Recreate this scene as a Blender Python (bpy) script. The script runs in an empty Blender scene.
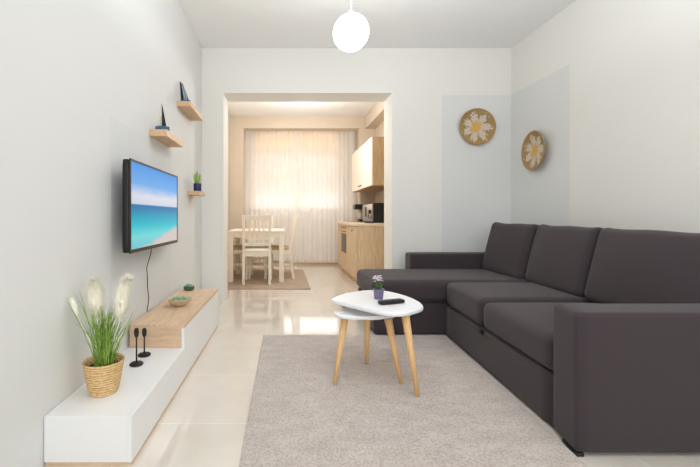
import bpy, bmesh, math, random
from mathutils import Vector, Matrix

random.seed(7)
C = bpy.context.scene.collection
PI = math.pi
EYE = 0.93

# ------------------------------------------------------------------ materials
def lin(c):
    return tuple(((v/255)/12.92 if v/255 <= .04045 else ((v/255+.055)/1.055)**2.4) for v in c) + (1,)

def new_mat(name):
    m = bpy.data.materials.new(name); m.use_nodes = True
    nt = m.node_tree
    b = nt.nodes['Principled BSDF']
    return m, nt, b

def plain(name, c, rough=.6, spec=.4, metal=0, var=.05, scale=8, bump=0, bscale=200):
    m, nt, b = new_mat(name)
    b.inputs['Roughness'].default_value = rough
    b.inputs['Specular IOR Level'].default_value = spec
    b.inputs['Metallic'].default_value = metal
    tc = nt.nodes.new('ShaderNodeTexCoord')
    n = nt.nodes.new('ShaderNodeTexNoise'); n.inputs['Scale'].default_value = scale
    n.inputs['Detail'].default_value = 4
    nt.links.new(tc.outputs['Object'], n.inputs['Vector'])
    r = nt.nodes.new('ShaderNodeValToRGB')
    col = lin(c)
    r.color_ramp.elements[0].position = .3; r.color_ramp.elements[1].position = .7
    r.color_ramp.elements[0].color = tuple(v*(1-var) for v in col[:3]) + (1,)
    r.color_ramp.elements[1].color = tuple(min(1, v*(1+var)) for v in col[:3]) + (1,)
    nt.links.new(n.outputs['Fac'], r.inputs['Fac'])
    nt.links.new(r.outputs['Color'], b.inputs['Base Color'])
    if bump:
        n2 = nt.nodes.new('ShaderNodeTexNoise'); n2.inputs['Scale'].default_value = bscale
        nt.links.new(tc.outputs['Object'], n2.inputs['Vector'])
        bp = nt.nodes.new('ShaderNodeBump'); bp.inputs['Strength'].default_value = bump
        bp.inputs['Distance'].default_value = .002
        nt.links.new(n2.outputs['Fac'], bp.inputs['Height'])
        nt.links.new(bp.outputs['Normal'], b.inputs['Normal'])
    return m

def wood(name, c1, c2, stretch, rough=.5, scale=6):
    """grain: noise squeezed across the board, long along it"""
    m, nt, b = new_mat(name)
    b.inputs['Roughness'].default_value = rough
    b.inputs['Specular IOR Level'].default_value = .3
    tc = nt.nodes.new('ShaderNodeTexCoord')
    mp = nt.nodes.new('ShaderNodeMapping'); mp.inputs['Scale'].default_value = stretch
    nt.links.new(tc.outputs['Object'], mp.inputs['Vector'])
    n = nt.nodes.new('ShaderNodeTexNoise'); n.inputs['Scale'].default_value = scale
    n.inputs['Detail'].default_value = 6; n.inputs['Roughness'].default_value = .6
    n.inputs['Distortion'].default_value = .4
    nt.links.new(mp.outputs['Vector'], n.inputs['Vector'])
    r = nt.nodes.new('ShaderNodeValToRGB')
    r.color_ramp.elements[0].position = .3; r.color_ramp.elements[1].position = .72
    r.color_ramp.elements[0].color = lin(c1); r.color_ramp.elements[1].color = lin(c2)
    nt.links.new(n.outputs['Fac'], r.inputs['Fac'])
    nt.links.new(r.outputs['Color'], b.inputs['Base Color'])
    return m

def math_node(nt, op, a, b=None, c=None):
    n = nt.nodes.new('ShaderNodeMath'); n.operation = op
    for i, v in enumerate((a, b, c)):
        if v is None: continue
        if isinstance(v, (int, float)): n.inputs[i].default_value = v
        else: nt.links.new(v, n.inputs[i])
    return n.outputs[0]

def mix_col(nt, fac, a, b):
    n = nt.nodes.new('ShaderNodeMix'); n.data_type = 'RGBA'
    for i, v in ((0, fac), (6, a), (7, b)):
        if isinstance(v, (int, float)): n.inputs[i].default_value = v
        elif isinstance(v, tuple): n.inputs[i].default_value = v
        else: nt.links.new(v, n.inputs[i])
    return n.outputs[2]

def tile_mat():
    m, nt, b = new_mat('polished_tile')
    tc = nt.nodes.new('ShaderNodeTexCoord')
    mp = nt.nodes.new('ShaderNodeMapping'); mp.inputs['Location'].default_value = (-.363+2, -.14+4, 0)
    nt.links.new(tc.outputs['Object'], mp.inputs['Vector'])
    br = nt.nodes.new('ShaderNodeTexBrick')
    br.offset = 0; br.inputs['Scale'].default_value = 1
    br.inputs['Brick Width'].default_value = .5; br.inputs['Row Height'].default_value = .5
    br.inputs['Mortar Size'].default_value = .0022; br.inputs['Mortar Smooth'].default_value = .3
    br.inputs['Color1'].default_value = lin((226, 218, 208)); br.inputs['Color2'].default_value = lin((223, 215, 205))
    br.inputs['Mortar'].default_value = lin((242, 237, 229))
    nt.links.new(mp.outputs['Vector'], br.inputs['Vector'])
    n = nt.nodes.new('ShaderNodeTexNoise'); n.inputs['Scale'].default_value = 3; n.inputs['Detail'].default_value = 7
    n.inputs['Distortion'].default_value = .8
    nt.links.new(tc.outputs['Object'], n.inputs['Vector'])
    r = nt.nodes.new('ShaderNodeValToRGB')
    r.color_ramp.elements[0].position = .35; r.color_ramp.elements[1].position = .7
    r.color_ramp.elements[0].color = (.93, .92, .90, 1); r.color_ramp.elements[1].color = (1, 1, 1, 1)
    nt.links.new(n.outputs['Fac'], r.inputs['Fac'])
    mu = nt.nodes.new('ShaderNodeMix'); mu.data_type = 'RGBA'; mu.blend_type = 'MULTIPLY'; mu.inputs[0].default_value = 1
    nt.links.new(br.outputs['Color'], mu.inputs[6]); nt.links.new(r.outputs['Color'], mu.inputs[7])
    nt.links.new(mu.outputs[2], b.inputs['Base Color'])
    b.inputs['Roughness'].default_value = .07
    b.inputs['IOR'].default_value = 1.6; b.inputs['Specular IOR Level'].default_value = .6
    b.inputs['Coat Weight'].default_value = .5; b.inputs['Coat Roughness'].default_value = .04
    return m

def rug_mat(name, c1, c2, c3):
    m, nt, b = new_mat(name)
    tc = nt.nodes.new('ShaderNodeTexCoord')
    n1 = nt.nodes.new('ShaderNodeTexNoise'); n1.inputs['Scale'].default_value = 7; n1.inputs['Detail'].default_value = 5
    mp = nt.nodes.new('ShaderNodeMapping'); mp.inputs['Scale'].default_value = (1, 2.2, 1)
    nt.links.new(tc.outputs['Object'], mp.inputs['Vector']); nt.links.new(mp.outputs['Vector'], n1.inputs['Vector'])
    r = nt.nodes.new('ShaderNodeValToRGB')
    r.color_ramp.elements[0].position = .3; r.color_ramp.elements[1].position = .72
    r.color_ramp.elements[0].color = lin(c1); r.color_ramp.elements[1].color = lin(c2)
    nt.links.new(n1.outputs['Fac'], r.inputs['Fac'])
    n2 = nt.nodes.new('ShaderNodeTexNoise'); n2.inputs['Scale'].default_value = 130; n2.inputs['Detail'].default_value = 3
    nt.links.new(tc.outputs['Object'], n2.inputs['Vector'])
    k = nt.nodes.new('ShaderNodeValToRGB')
    k.color_ramp.elements[0].position = .35; k.color_ramp.elements[1].position = .6
    k.color_ramp.elements[0].color = lin(c3); k.color_ramp.elements[1].color = (1, 1, 1, 1)
    nt.links.new(n2.outputs['Fac'], k.inputs['Fac'])
    mu = nt.nodes.new('ShaderNodeMix'); mu.data_type = 'RGBA'; mu.blend_type = 'MULTIPLY'; mu.inputs[0].default_value = .45
    nt.links.new(r.outputs['Color'], mu.inputs[6]); nt.links.new(k.outputs['Color'], mu.inputs[7])
    nt.links.new(mu.outputs[2], b.inputs['Base Color'])
    bp = nt.nodes.new('ShaderNodeBump'); bp.inputs['Strength'].default_value = .6; bp.inputs['Distance'].default_value = .006
    nt.links.new(n2.outputs['Fac'], bp.inputs['Height']); nt.links.new(bp.outputs['Normal'], b.inputs['Normal'])
    b.inputs['Roughness'].default_value = .95; b.inputs['Specular IOR Level'].default_value = .1
    b.inputs['Sheen Weight'].default_value = .1
    return m

def fabric_mat(name, c):
    m, nt, b = new_mat(name)
    tc = nt.nodes.new('ShaderNodeTexCoord')
    col = lin(c)
    n = nt.nodes.new('ShaderNodeTexNoise'); n.inputs['Scale'].default_value = 420; n.inputs['Detail'].default_value = 1
    nt.links.new(tc.outputs['Object'], n.inputs['Vector'])
    r = nt.nodes.new('ShaderNodeValToRGB')
    r.color_ramp.elements[0].position = .3; r.color_ramp.elements[1].position = .7
    r.color_ramp.elements[0].color = tuple(v*.86 for v in col[:3])+(1,)
    r.color_ramp.elements[1].color = tuple(v*1.14 for v in col[:3])+(1,)
    nt.links.new(n.outputs['Fac'], r.inputs['Fac']); nt.links.new(r.outputs['Color'], b.inputs['Base Color'])
    n2 = nt.nodes.new('ShaderNodeTexNoise'); n2.inputs['Scale'].default_value = 600
    nt.links.new(tc.outputs['Object'], n2.inputs['Vector'])
    bp = nt.nodes.new('ShaderNodeBump'); bp.inputs['Strength'].default_value = .35; bp.inputs['Distance'].default_value = .001
    nt.links.new(n2.outputs['Fac'], bp.inputs['Height']); nt.links.new(bp.outputs['Normal'], b.inputs['Normal'])
    b.inputs['Roughness'].default_value = .85; b.inputs['Specular IOR Level'].default_value = .25
    b.inputs['Sheen Weight'].default_value = .12; b.inputs['Sheen Roughness'].default_value = .5
    return m

def emit_mat(name, c, s):
    m, nt, b = new_mat(name)
    b.inputs['Base Color'].default_value = lin(c)
    b.inputs['Emission Color'].default_value = lin(c); b.inputs['Emission Strength'].default_value = s
    n = nt.nodes.new('ShaderNodeTexNoise')
    return m

def sheer_mat(name, c, t_trans, t_lucent):
    m, nt, b = new_mat(name)
    out = nt.nodes['Material Output']
    nt.nodes.remove(b)
    d = nt.nodes.new('ShaderNodeBsdfDiffuse'); d.inputs['Color'].default_value = lin(c)
    l = nt.nodes.new('ShaderNodeBsdfTranslucent'); l.inputs['Color'].default_value = lin(c)
    t = nt.nodes.new('ShaderNodeBsdfTransparent')
    m1 = nt.nodes.new('ShaderNodeMixShader'); m1.inputs[0].default_value = t_lucent
    nt.links.new(d.outputs[0], m1.inputs[1]); nt.links.new(l.outputs[0], m1.inputs[2])
    m2 = nt.nodes.new('ShaderNodeMixShader')
    tc = nt.nodes.new('ShaderNodeTexCoord')
    n = nt.nodes.new('ShaderNodeTexNoise'); n.inputs['Scale'].default_value = 3
    nt.links.new(tc.outputs['Object'], n.inputs['Vector'])
    mr = nt.nodes.new('ShaderNodeMapRange'); mr.inputs['To Min'].default_value = t_trans-.04; mr.inputs['To Max'].default_value = t_trans+.04
    nt.links.new(n.outputs['Fac'], mr.inputs['Value']); nt.links.new(mr.outputs[0], m2.inputs[0])
    nt.links.new(m1.outputs[0], m2.inputs[1]); nt.links.new(t.outputs[0], m2.inputs[2])
    nt.links.new(m2.outputs[0], out.inputs['Surface'])
    return m

def glass_mat(name):
    m, nt, b = new_mat(name)
    out = nt.nodes['Material Output']; nt.nodes.remove(b)
    t = nt.nodes.new('ShaderNodeBsdfTransparent'); g = nt.nodes.new('ShaderNodeBsdfGlossy'); g.inputs['Roughness'].default_value = .02
    f = nt.nodes.new('ShaderNodeFresnel'); f.inputs['IOR'].default_value = 1.3
    mx = nt.nodes.new('ShaderNodeMixShader')
    nt.links.new(f.outputs[0], mx.inputs[0]); nt.links.new(t.outputs[0], mx.inputs[1]); nt.links.new(g.outputs[0], mx.inputs[2])
    nt.links.new(mx.outputs[0], out.inputs['Surface'])
    return m

def weave_mat(name, c1, c2, scale=60, bands='Z'):
    m, nt, b = new_mat(name)
    tc = nt.nodes.new('ShaderNodeTexCoord')
    w = nt.nodes.new('ShaderNodeTexWave'); w.bands_direction = bands; w.inputs['Scale'].default_value = scale
    w.inputs['Distortion'].default_value = 3; w.inputs['Detail Scale'].default_value = 3
    nt.links.new(tc.outputs['Object'], w.inputs['Vector'])
    n = nt.nodes.new('ShaderNodeTexNoise'); n.inputs['Scale'].default_value = 70
    nt.links.new(tc.outputs['Object'], n.inputs['Vector'])
    f = math_node(nt, 'MULTIPLY_ADD', n.outputs['Fac'], .6, math_node(nt, 'MULTIPLY', w.outputs['Fac'], .45))
    r = nt.nodes.new('ShaderNodeValToRGB')
    r.color_ramp.elements[0].position = .25; r.color_ramp.elements[1].position = .75
    r.color_ramp.elements[0].color = lin(c1); r.color_ramp.elements[1].color = lin(c2)
    nt.links.new(f, r.inputs['Fac']); nt.links.new(r.outputs['Color'], b.inputs['Base Color'])
    bp = nt.nodes.new('ShaderNodeBump'); bp.inputs['Strength'].default_value = .5; bp.inputs['Distance'].default_value = .003
    nt.links.new(f, bp.inputs['Height']); nt.links.new(bp.outputs['Normal'], b.inputs['Normal'])
    b.inputs['Roughness'].default_value = .8
    return m

def petal_mat(name, R):
    """woven bowl face: golden centre, six pale petals, tan ground (local z is the bowl's axis)"""
    m, nt, b = new_mat(name)
    tc = nt.nodes.new('ShaderNodeTexCoord')
    s = nt.nodes.new('ShaderNodeSeparateXYZ'); nt.links.new(tc.outputs['Object'], s.inputs[0])
    x, y = s.outputs['X'], s.outputs['Y']
    r = math_node(nt, 'SQRT', math_node(nt, 'ADD', math_node(nt, 'MULTIPLY', x, x), math_node(nt, 'MULTIPLY', y, y)))
    a = math_node(nt, 'ARCTAN2', y, x)
    n = nt.nodes.new('ShaderNodeTexNoise'); n.inputs['Scale'].default_value = 45; n.inputs['Detail'].default_value = 5
    nt.links.new(tc.outputs['Object'], n.inputs['Vector'])
    jit = math_node(nt, 'MULTIPLY_ADD', n.outputs['Fac'], .9*R, -.45*R)
    rj = math_node(nt, 'ADD', r, jit)
    lobe = math_node(nt, 'SQRT', math_node(nt, 'ABSOLUTE', math_node(nt, 'COSINE', math_node(nt, 'MULTIPLY', a, 3.5))))
    lim = math_node(nt, 'MULTIPLY_ADD', lobe, .55*R, .24*R)
    petal = math_node(nt, 'LESS_THAN', rj, lim)
    core = math_node(nt, 'LESS_THAN', rj, .30*R)
    n3 = nt.nodes.new('ShaderNodeTexNoise'); n3.inputs['Scale'].default_value = 120
    nt.links.new(tc.outputs['Object'], n3.inputs['Vector'])
    tan = mix_col(nt, n3.outputs['Fac'], lin((138, 108, 62)), lin((192, 162, 108)))
    pale = mix_col(nt, n3.outputs['Fac'], lin((150, 118, 72)), lin((255, 246, 236)))
    gold = mix_col(nt, n3.outputs['Fac'], lin((200, 150, 60)), lin((236, 196, 110)))
    c = mix_col(nt, petal, tan, pale); c = mix_col(nt, core, c, gold)
    nt.links.new(c, b.inputs['Base Color'])
    wv = math_node(nt, 'SINE', math_node(nt, 'MULTIPLY', r, 620))
    bp = nt.nodes.new('ShaderNodeBump'); bp.inputs['Strength'].default_value = .5; bp.inputs['Distance'].default_value = .003
    nt.links.new(wv, bp.inputs['Height']); nt.links.new(bp.outputs['Normal'], b.inputs['Normal'])
    b.inputs['Roughness'].default_value = .8
    return m

def screen_mat():
    """the picture on the screen: sky, clouds, turquoise sea and a diagonal pale beach (generated coords: y along, z up)"""
    m, nt, b = new_mat('lit_screen')
    tc = nt.nodes.new('ShaderNodeTexCoord')
    s = nt.nodes.new('ShaderNodeSeparateXYZ'); nt.links.new(tc.outputs['Generated'], s.inputs[0])
    u, v = s.outputs['Y'], s.outputs['Z']
    n = nt.nodes.new('ShaderNodeTexNoise'); n.inputs['Scale'].default_value = 4; n.inputs['Detail'].default_value = 6
    mp = nt.nodes.new('ShaderNodeMapping'); mp.inputs['Scale'].default_value = (1, .9, 3.2)
    nt.links.new(tc.outputs['Generated'], mp.inputs[0]); nt.links.new(mp.outputs[0], n.inputs['Vector'])
    r = nt.nodes.new('ShaderNodeValToRGB'); e = r.color_ramp.elements
    stops = [(0, (120, 205, 215)), (.14, (120, 225, 228)), (.26, (40, 200, 216)), (.40, (0, 156, 196)), (.50, (0, 112, 176)),
             (.513, (40, 135, 190)), (.525, (205, 215, 232)), (.62, (200, 212, 236)), (.70, (120, 184, 242)), (1, (56, 150, 236))]
    e[0].position, e[0].color = stops[0][0], lin(stops[0][1])
    e[1].position, e[1].color = stops[-1][0], lin(stops[-1][1])
    for p, c in stops[1:-1]:
        k = e.new(p); k.color = lin(c)
    nt.links.new(v, r.inputs['Fac'])
    # clouds in the lower sky
    band = math_node(nt, 'SUBTRACT', 1, math_node(nt, 'MULTIPLY', math_node(nt, 'ABSOLUTE', math_node(nt, 'SUBTRACT', v, .62)), 7))
    cl = math_node(nt, 'MULTIPLY', math_node(nt, 'MAXIMUM', band, 0), math_node(nt, 'MULTIPLY', n.outputs['Fac'], 1.35))
    cl = math_node(nt, 'MULTIPLY', math_node(nt, 'MINIMUM', cl, 1), math_node(nt, 'GREATER_THAN', v, .52))
    c = mix_col(nt, cl, r.outputs['Color'], lin((236, 232, 240)))
    # the beach: below a line climbing to the far side
    edge = math_node(nt, 'MULTIPLY_ADD', u, .27, -.02)
    edge = math_node(nt, 'ADD', edge, math_node(nt, 'MULTIPLY_ADD', n.outputs['Fac'], .12, -.06))
    d = math_node(nt, 'MULTIPLY', math_node(nt, 'SUBTRACT', edge, v), 14)
    d = math_node(nt, 'MINIMUM', math_node(nt, 'MAXIMUM', d, 0), 1)
    c = mix_col(nt, d, c, lin((222, 208, 205)))
    nt.links.new(c, b.inputs['Emission Color']); b.inputs['Emission Strength'].default_value = .82
    b.inputs['Base Color'].default_value = (.01, .01, .012, 1); b.inputs['Roughness'].default_value = .35
    b.inputs['Specular IOR Level'].default_value = .12
    return m

M = {}
M['wall'] = plain('wall_paint', (229, 227, 222), .85, .2, var=.008, scale=1.5)
M['wall_cool'] = plain('wall_paint_left', (222, 222, 220), .85, .2, var=.008, scale=1.5)
M['accent'] = plain('accent_paint', (219, 220, 218), .85, .2, var=.006, scale=1.5)
M['accent_l'] = plain('accent_paint_left', (218, 219, 218), .85, .2, var=.006, scale=1.5)
M['ceil'] = plain('ceiling_paint', (236, 236, 235), .9, .15, var=.005, scale=1)
M['k_wall'] = plain('kitchen_paint', (208, 195, 177), .85, .2, var=.008, scale=1.5)
M['tile'] = tile_mat()
M['rug'] = rug_mat('rug_pile', (192, 181, 174), (208, 198, 191), (168, 159, 153))
M['k_rug'] = rug_mat('kitchen_rug_pile', (176, 158, 138), (196, 178, 158), (150, 130, 112))
M['sofa'] = fabric_mat('sofa_fabric', (62, 53, 56))
M['black'] = plain('black_plastic', (20, 20, 21), .45, .4)
M['iron'] = plain('black_metal', (30, 29, 28), .5, .4)
M['white'] = plain('white_lacquer', (235, 235, 234), .35, .4, var=.006)
M['oak_y'] = wood('oak_along', (206, 172, 140), (228, 200, 170), (9, 1.2, 9))
M['oak_x'] = wood('oak_across', (206, 172, 140), (228, 200, 170), (1.2, 9, 5))
M['shelf'] = wood('shelf_oak', (196, 160, 122), (222, 190, 152), (10, 1.5, 10))
M['oak_z'] = wood('oak_upright', (172, 142, 104), (204, 174, 134), (7, 7, .7))
M['k_oak'] = wood('kitchen_oak', (194, 166, 130), (226, 204, 170), (7, 7, .7))
M['leg'] = wood('beech_leg', (214, 170, 116), (232, 192, 140), (14, 14, 1.2))
M['cream_wood'] = wood('cream_wood', (232, 220, 200), (243, 233, 216), (8, 8, 1))
M['k_white'] = plain('cream_door', (240, 228, 212), .4, .4, var=.006)
M['counter'] = plain('worktop', (226, 206, 180), .4, .4, var=.03, scale=30)
M['table_white'] = plain('table_white', (240, 241, 242), .3, .45, var=.004)
M['pad'] = plain('seat_pad_white', (232, 228, 220), .9, .1, var=.02)
M['pad_b'] = plain('seat_pad_tan', (190, 166, 136), .9, .1, var=.03)
M['basket'] = weave_mat('woven_rush', (186, 144, 88), (236, 204, 152), 30)
M['rim'] = weave_mat('woven_rim', (140, 108, 62), (192, 160, 106), 30)
M['soil'] = plain('dark_soil', (60, 46, 30), .9, .1, var=.3, scale=60)
M['grass'] = plain('grass_green', (150, 184, 84), .55, .3, var=.45, scale=30)
M['plume'] = plain('plume_cream', (254, 250, 234), .95, .05, var=.02, scale=60, bump=.6, bscale=300)
M['globe'] = emit_mat('lit_opal_globe', (255, 253, 248), 9)
M['cordw'] = plain('white_cord', (236, 236, 234), .5, .3)
M['screen'] = screen_mat()
M['bezel'] = plain('dark_bezel', (44, 38, 36), .3, .5)
M['hull'] = plain('blue_hull', (62, 96, 124), .6, .3, var=.25, scale=60)
M['sail_d'] = plain('navy_sail', (40, 46, 56), .7, .2, var=.2, scale=40)
M['sail_b'] = plain('blue_sail', (98, 130, 156), .7, .2, var=.3, scale=50)
M['sail_w'] = plain('pale_sail', (206, 198, 178), .8, .2, var=.15, scale=70)
M['bluepot'] = plain('cobalt_glaze', (28, 34, 88), .25, .5, var=.1)
M['purple'] = plain('purple_pot', (120, 108, 142), .45, .4, var=.05)
M['leafg'] = plain('small_leaf', (78, 110, 62), .6, .3, var=.4, scale=80)
M['flower'] = plain('pale_pink_flower', (232, 214, 226), .8, .2, var=.06)
M['bowl'] = plain('bowl_stone', (206, 190, 162), .6, .3, var=.08, scale=40)
M['bowl_g'] = plain('green_filling', (124, 166, 134), .4, .5, var=.5, scale=60)
M['jar_g'] = plain('green_glass_jar', (56, 92, 64), .2, .6, var=.35, scale=50)
M['sheer'] = sheer_mat('sheer_curtain', (255, 251, 246), .33, .18)
M['blind'] = sheer_mat('blind_cloth', (240, 233, 228), .03, .42)
M['blind_y'] = sheer_mat('blind_cloth_cream', (246, 228, 198), .03, .45)
M['glass'] = glass_mat('window_glass')
M['pvc'] = plain('white_frame', (238, 236, 232), .4, .4)
M['steel'] = plain('brushed_steel', (158, 146, 130), .28, .5, metal=.9, var=.05)
M['oven'] = plain('oven_front', (212, 184, 146), .4, .4, var=.02)
M['dglass'] = plain('dark_glass', (64, 54, 44), .35, .4)
M['carafe'] = plain('pale_carafe', (206, 190, 170), .15, .6)
for R_, nm in ((.195, 'bowl_face'),):
    M[nm] = petal_mat(nm, R_)

# ------------------------------------------------------------------ mesh helpers
class MB:
    def __init__(self): self.bm = bmesh.new()
    def _xf(self, vs, mat):
        if mat is not None: bmesh.ops.transform(self.bm, matrix=mat, verts=vs)
    def box(self, x0, x1, y0, y1, z0, z1, bev=0, seg=2, mat=None, fn=None):
        b = bmesh.new(); bmesh.ops.create_cube(b, size=1)
        for v in b.verts:
            v.co = Vector(((x0+x1)/2+v.co.x*(x1-x0), (y0+y1)/2+v.co.y*(y1-y0), (z0+z1)/2+v.co.z*(z1-z0)))
        if bev:
            bmesh.ops.bevel(b, geom=list(b.edges), offset=bev, segments=seg, affect='EDGES', profile=.5, clamp_overlap=True)
        self._merge(b, mat, fn); return self
    def rbox(self, x0, x1, y0, y1, z0, z1, r, puff=(0, 0, 0), n=16, mat=None, fn=None):
        """soft rounded block; puff bulges each pair of faces"""
        b = bmesh.new(); bmesh.ops.create_cube(b, size=2)
        bmesh.ops.subdivide_edges(b, edges=list(b.edges), cuts=n, use_grid_fill=True)
        h = Vector(((x1-x0)/2, (y1-y0)/2, (z1-z0)/2)); c = Vector(((x0+x1)/2, (y0+y1)/2, (z0+z1)/2))
        for v in b.verts:
            u = v.co.copy()
            # denser loops near the edges
            w = Vector([math.sin(t*PI/2)*.5 + t*.5 for t in u])
            p = Vector((w.x*h.x, w.y*h.y, w.z*h.z))
            q = Vector([max(-(h[i]-r), min(h[i]-r, p[i])) for i in range(3)])
            d = p-q
            if d.length > 1e-9: p = q + d.normalized()*r
            for i in range(3):
                j, k = (i+1) % 3, (i+2) % 3
                p[i] += puff[i]*w[i]*(1-w[j]**2)*(1-w[k]**2)
            v.co = c+p
        for f in b.faces: f.smooth = True
        self._merge(b, mat, fn); return self
    def _merge(self, b, mat=None, fn=None):
        if fn:
            for v in b.verts: v.co = Vector(fn(v.co))
        me = bpy.data.meshes.new('tmp'); b.to_mesh(me); b.free()
        if mat is not None: me.transform(mat)
        self.bm.from_mesh(me); bpy.data.meshes.remove(me)
    def tube(self, pts, radii, n=12, caps=True, smooth=True):
        pts = [Vector(p) for p in pts]
        if isinstance(radii, (int, float)): radii = [radii]*len(pts)
        rings = []; t0 = (pts[1]-pts[0]).normalized()
        up = Vector((0, 0, 1)) if abs(t0.z) < .9 else Vector((1, 0, 0))
        a = t0.cross(up).normalized()
        for i, p in enumerate(pts):
            t = (pts[min(i+1, len(pts)-1)]-pts[max(i-1, 0)]).normalized()
            a = (a-t*a.dot(t)).normalized(); bb = t.cross(a)
            rings.append([self.bm.verts.new(p+(a*math.cos(2*PI*k/n)+bb*math.sin(2*PI*k/n))*radii[i]) for k in range(n)])
        for r0, r1 in zip(rings, rings[1:]):
            for k in range(n):
                f = self.bm.faces.new((r0[k], r0[(k+1) % n], r1[(k+1) % n], r1[k])); f.smooth = smooth
        if caps:
            self.bm.faces.new(list(reversed(rings[0]))); self.bm.faces.new(rings[-1])
        return self
    def lathe(self, prof, c=(0, 0, 0), n=32, mat=None, close=False):
        b = bmesh.new(); rings = []
        for r, z in prof:
            if r < 1e-6: rings.append([b.verts.new((0, 0, z))]*n)
            else: rings.append([b.verts.new((r*math.cos(2*PI*k/n), r*math.sin(2*PI*k/n), z)) for k in range(n)])
        for r0, r1 in zip(rings, rings[1:]):
            for k in range(n):
                vs = []
                for v in (r0[k], r0[(k+1) % n], r1[(k+1) % n], r1[k]):
                    if v not in vs: vs.append(v)
                if len(vs) > 2:
                    f = b.faces.new(vs); f.smooth = True
        if mat is None: mat = Matrix.Translation(c)
        self._merge(b, mat); return self
    def prism(self, outline, z0, z1, bev=0):
        b = bmesh.new()
        vs = [b.verts.new((x, y, z0)) for x, y in outline]
        f = b.faces.new(vs); f.normal_update()
        if f.normal.z > 0: f.normal_flip()
        r = bmesh.ops.extrude_face_region(b, geom=[f])
        top = [g for g in r['geom'] if isinstance(g, bmesh.types.BMVert)]
        for v in top: v.co.z = z1
        if bev:
            es = [e for e in b.edges if abs(e.verts[0].co.z-e.verts[1].co.z) < 1e-6]
            bmesh.ops.bevel(b, geom=es, offset=bev, segments=3, affect='EDGES', profile=.5)
        for f in b.faces:
            if abs(f.normal.z) < .95: f.smooth = True
        self._merge(b); return self
    def quad_strip(self, pts, widths, side):
        """thin blade with a small thickness: a 3-sided tapering ribbon"""
        side = Vector(side).normalized(); rings = []
        for p, w in zip(pts, widths):
            p = Vector(p)
            rings.append([self.bm.verts.new(p-side*w), self.bm.verts.new(p+side*w), self.bm.verts.new(p+Vector((0, 0, 1)).cross(side)*w*.5)])
        for r0, r1 in zip(rings, rings[1:]):
            for k in range(3):
                f = self.bm.faces.new((r0[k], r0[(k+1) % 3], r1[(k+1) % 3], r1[k])); f.smooth = True
        return self
    def build(self, name, mat, parent=None, org=None, smooth_angle=None):
        me = bpy.data.meshes.new(name)
        bmesh.ops.recalc_face_normals(self.bm, faces=list(self.bm.faces))
        self.bm.to_mesh(me); self.bm.free()
        o = bpy.data.objects.new(name, me); C.objects.link(o)
        me.materials.append(mat)
        if org is not None: me.transform(Matrix.Translation(-Vector(org)))
        if parent is not None: o.parent = parent
        return o

def tag(o, label, cat, group=None, kind=None):
    o['label'] = label; o['category'] = cat
    if group: o['group'] = group
    if kind: o['kind'] = kind
    return o

def thing(name, label, cat, loc=(0, 0, 0), rz=0, group=None):
    o = bpy.data.objects.new(name, None); C.objects.link(o)
    o.empty_display_size = .1
    o.location = loc; o.rotation_euler = (0, 0, rz)
    return tag(o, label, cat, group)

def single(o, loc):
    """a one-mesh thing authored in world space: put its origin at its base"""
    o.data.transform(Matrix.Translation(-Vector(loc))); o.location = loc
    return o

def struct(o, label, cat):
    return tag(o, label, cat, None, 'structure')

def copy_thing(src, loc, rz, label):
    r = src.copy(); C.objects.link(r); r.location = loc; r.rotation_euler = (0, 0, rz); r['label'] = label
    for ch in list(src.children):
        c = ch.copy(); C.objects.link(c); c.parent = r
        for g in list(ch.children):
            d = g.copy(); C.objects.link(d); d.parent = c
    return r

def closed_spline(pts, sub=6):
    n = len(pts); out = []
    for i in range(n):
        p0, p1, p2, p3 = (Vector(pts[(i+k-1) % n]) for k in range(4))
        for s in range(sub):
            t = s/sub
            out.append(.5*((2*p1)+(-p0+p2)*t+(2*p0-5*p1+4*p2-p3)*t*t+(-p0+3*p1-3*p2+p3)*t**3))
    return [(v.x, v.y) for v in out]

# ------------------------------------------------------------------ the setting
D = 3.888          # living-room end wall
WT = .30           # its thickness
H = 2.724
XR = 2.43
REAR = -2.2
KEND = 7.30
def xl(y): return -.864-.011*(D-y)

struct(MB().box(-1.6, 3.2, REAR-.3, KEND+.2, -.1, 0).build('floor', M['tile']), 'glossy beige tiled floor of both rooms', 'floor')
struct(MB().box(-1.6, 3.2, REAR-.3, KEND+.2, H, H+.1).build('ceiling', M['ceil']), 'plain white ceiling', 'ceiling')

b = MB()
b.box(-.15, 0, REAR-.2, D, 0, H, fn=lambda p: (p.x+xl(p.y), p.y, p.z))
struct(b.build('wall_left', M['wall_cool']), 'pale grey wall behind the television', 'wall')
struct(MB().box(XR, XR+.15, REAR-.2, D+WT, 0, H).build('wall_right', M['wall']), 'off-white wall behind the sofa', 'wall')
OX0, OX1, OZ = -.634, 1.16, 2.245
b = MB()
b.box(-1.1, OX0, D, D+WT, 0, H); b.box(OX1, XR, D, D+WT, 0, H); b.box(OX0, OX1, D, D+WT, OZ, H)
struct(b.build('wall_back', M['wall']), 'cream wall with a wide opening to the kitchen', 'wall')
b = MB()
WX0, WX1, WZ0, WZ1 = -.8, 1.9, .25, 2.45
b.box(-1.2, WX0, REAR-.2, REAR, 0, H); b.box(WX1, XR, REAR-.2, REAR, 0, H)
b.box(WX0, WX1, REAR-.2, REAR, 0, WZ0); b.box(WX0, WX1, REAR-.2, REAR, WZ1, H)
struct(b.build('wall_rear', M['wall']), 'wall with an assumed large window behind the viewer', 'wall')
b = MB()
for x0, x1 in ((WX0, WX0+.06), (.52, .58), (WX1-.06, WX1)): b.box(x0, x1, REAR-.14, REAR-.08, WZ0, WZ1)
b.box(WX0, WX1, REAR-.14, REAR-.08, WZ0, WZ0+.06); b.box(WX0, WX1, REAR-.14, REAR-.08, WZ1-.06, WZ1)
struct(b.build('window_2', M['pvc']), 'assumed large window behind the viewer', 'window')  # assumed unseen window, added to bring in light from behind

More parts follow.
